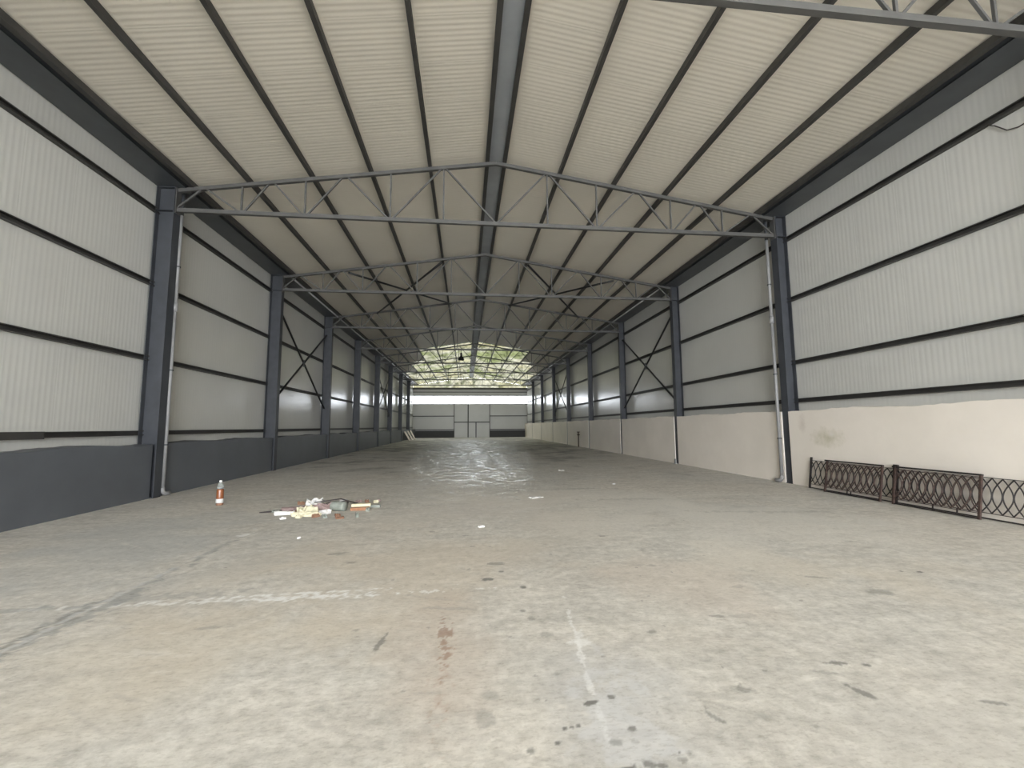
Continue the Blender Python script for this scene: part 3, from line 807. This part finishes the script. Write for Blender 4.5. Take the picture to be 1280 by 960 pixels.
slab('wooden_board', 'card', -3.20, 8.83, 0.20, 0.05, 0.03, 30, 0.0, 0, 'short dark brown wooden piece on the left of the litter heap', 'wood', seed=9)
# dented tin
t = MB().lathe([(0.0, -0.14), (0.085, -0.14), (0.09, -0.13), (0.088, 0.0), (0.09, 0.13), (0.085, 0.14), (0.0, 0.14)], (0, 0, 0), 16).build('paint_tin', 'greybox')
t.location = (-2.42, 8.82, 0.09); t.rotation_euler = (math.pi / 2, 0, math.radians(70))
tag(t, 'grey-green tin lying on its side at the right of the litter heap', 'tin', 'scattered litter heap')
slab('wooden_board', 'cream', -2.03, 8.95, 0.36, 0.10, 0.05, 6, 0.057, 0.0, 'pale wooden board lying at the right end of the litter heap', 'wood', seed=11)
slab('wooden_board', 'orange', -2.03, 8.86, 0.34, 0.14, 0.055, 4, 0.0, 0, 'orange-brown wooden block under the pale board of the litter heap', 'wood', seed=12)
slab('wooden_board', 'greybox', -1.98, 9.12, 0.56, 0.06, 0.05, -4, 0.0, 0, 'grey-green wooden batten behind the pale board of the litter heap', 'wood', seed=13)
t = MB().tube([(-3.85, 8.78, 0.015), (-3.65, 8.82, 0.02), (-3.48, 8.84, 0.03)], [0.008, 0.016, 0.016], 7).build('stick', 'darkwood')
tag(t, 'thin dark stick poking out of the left end of the litter heap', 'stick', 'scattered litter heap')
t = MB().tube([(-2.95, 9.05, 0.13), (-2.5, 9.25, 0.16), (-2.2, 9.42, 0.03)], 0.012, 7).build('stick', 'darkwood')
tag(t, 'thin dark stick lying across the top of the litter heap', 'stick', 'scattered litter heap')
slab('paper_scrap', 'white', -3.2, 8.2, 0.10, 0.10, 0.008, 30, 0, 0, 'small white paper scrap just in front of the litter heap', 'paper', grp='scraps on the floor', crump=0.03, seed=21)
slab('wooden_chip', 'card', -2.20, 8.10, 0.13, 0.10, 0.012, 20, 0, 0, 'brown wooden chip on the floor in front of the litter heap, on its right', 'wood chip', grp='scraps on the floor', crump=0.02, seed=22)
for i, (x, y, s_, mt_, lab) in enumerate((
        (3.43, 15.5, 0.20, 'white', 'white paper scrap on the floor far down the hall, right of the ridge line'),
        (4.05, 11.7, 0.09, 'white', 'small white paper scrap on the floor on the right, nearest the second column'),
        (0.26, 7.1, 0.10, 'white', 'white paper scrap on the bare floor in the middle of the hall'),
        (1.58, 9.8, 0.30, 'white', 'thin white paper strip on the floor in the middle, beyond the nearest scrap'),
        (-3.05, 9.9, 0.09, 'white', 'tiny white paper scrap beyond the litter heap'),
        (-2.40, 6.75, 0.05, 'white', 'tiny white chip on the floor in front of the litter heap'))):
    slab('paper_scrap', mt_, x, y, s_, s_ * 0.5, 0.006, 10 * i, 0, 0, lab, 'paper', grp='scraps on the floor', crump=0.02, seed=30 + i)

frag = random.Random(12)
SPOTS = [(-3.2, 8.2), (-2.2, 8.1)]
for i in range(16):
    m_ = frag.choice(['white', 'greybox', 'mauve', 'card', 'cream', 'card'])
    for _ in range(60):
        x = frag.uniform(-3.6, -1.85); y = frag.choice((frag.uniform(8.18, 8.3), frag.uniform(9.62, 9.85), frag.uniform(8.75, 8.9) if x > -1.95 or x < -3.58 else 9.7))
        if all((x - a) ** 2 + (y - b) ** 2 > 0.034 for a, b in SPOTS): break
    SPOTS.append((x, y))
    slab('litter_fragment', m_, x, y, frag.uniform(0.06, 0.16), frag.uniform(0.04, 0.1), 0.012, frag.uniform(0, 180), 0.0, 0, 'small torn fragment scattered in and around the litter heap', 'litter', grp='small fragments of the litter heap', crump=frag.uniform(0.02, 0.07), seed=60 + i)

# ------------------------------------------------------------------ boards leaning at the far left, standpipe on the right
for i, (y, dz, lab) in enumerate(((52.2, 0.0, 'pale beige board leaning on the left wall at the far end, nearest of the three'), (54.0, 0.05, 'pale beige board leaning on the left wall at the far end, middle of the three'), (55.8, 0.1, 'pale beige board leaning on the left wall at the far end, beside the back wall'))):
    o = MB()
    o.prism([(0, 0), (0.06, 0.0), (-0.62 + 0.06, 1.05 + dz), (-0.62, 1.05 + dz)], (0, 0, 0.0), (0, 1.3, 0.0), (1, 0, 0), (0, 0, 1))
    o = o.build('leaning_board', 'board', bevel=0.01)
    o.location = (-6.6 + 0.1 * i, y, 0.0)
    tag(o, lab, 'board', 'boards leaning at the far left')
r = stand('standpipe', (8.6, 32.6, 0), 'thin brown standpipe with crossbar in front of the right plinth far down the hall', 'pipe')
MB().tube([(0, 0, 0), (0, 0, 1.1)], 0.045, 8).build('riser', 'rust', r)
MB().tube([(0, -0.3, 0.92), (0, 0.3, 0.92)], 0.04, 8).build('crossbar', 'rust', r)
MB().lathe([(0.0, 1.1), (0.12, 1.1), (0.12, 1.15), (0.0, 1.15)], (0, 0, 0), 12).build('valve_wheel', 'rust', r)
# small bracket box low at the third right column
r = stand('floor_bracket', (8.70, 17.4, 0), 'small pale metal bracket on the floor at the foot of the third right column', 'bracket')
MB().box(-0.07, 0.05, -0.14, 0.14, 0.0, 0.02).build('plate', 'galv', r)
MB().box(-0.02, 0.03, -0.05, 0.05, 0.02, 0.2).build('upright', 'pipe', r)

# ------------------------------------------------------------------ portals on the real openings
portal(((WL + WR) / 2, YF - 0.02, 4.4), (math.radians(90), 0, 0), WR - WL, 8.9)
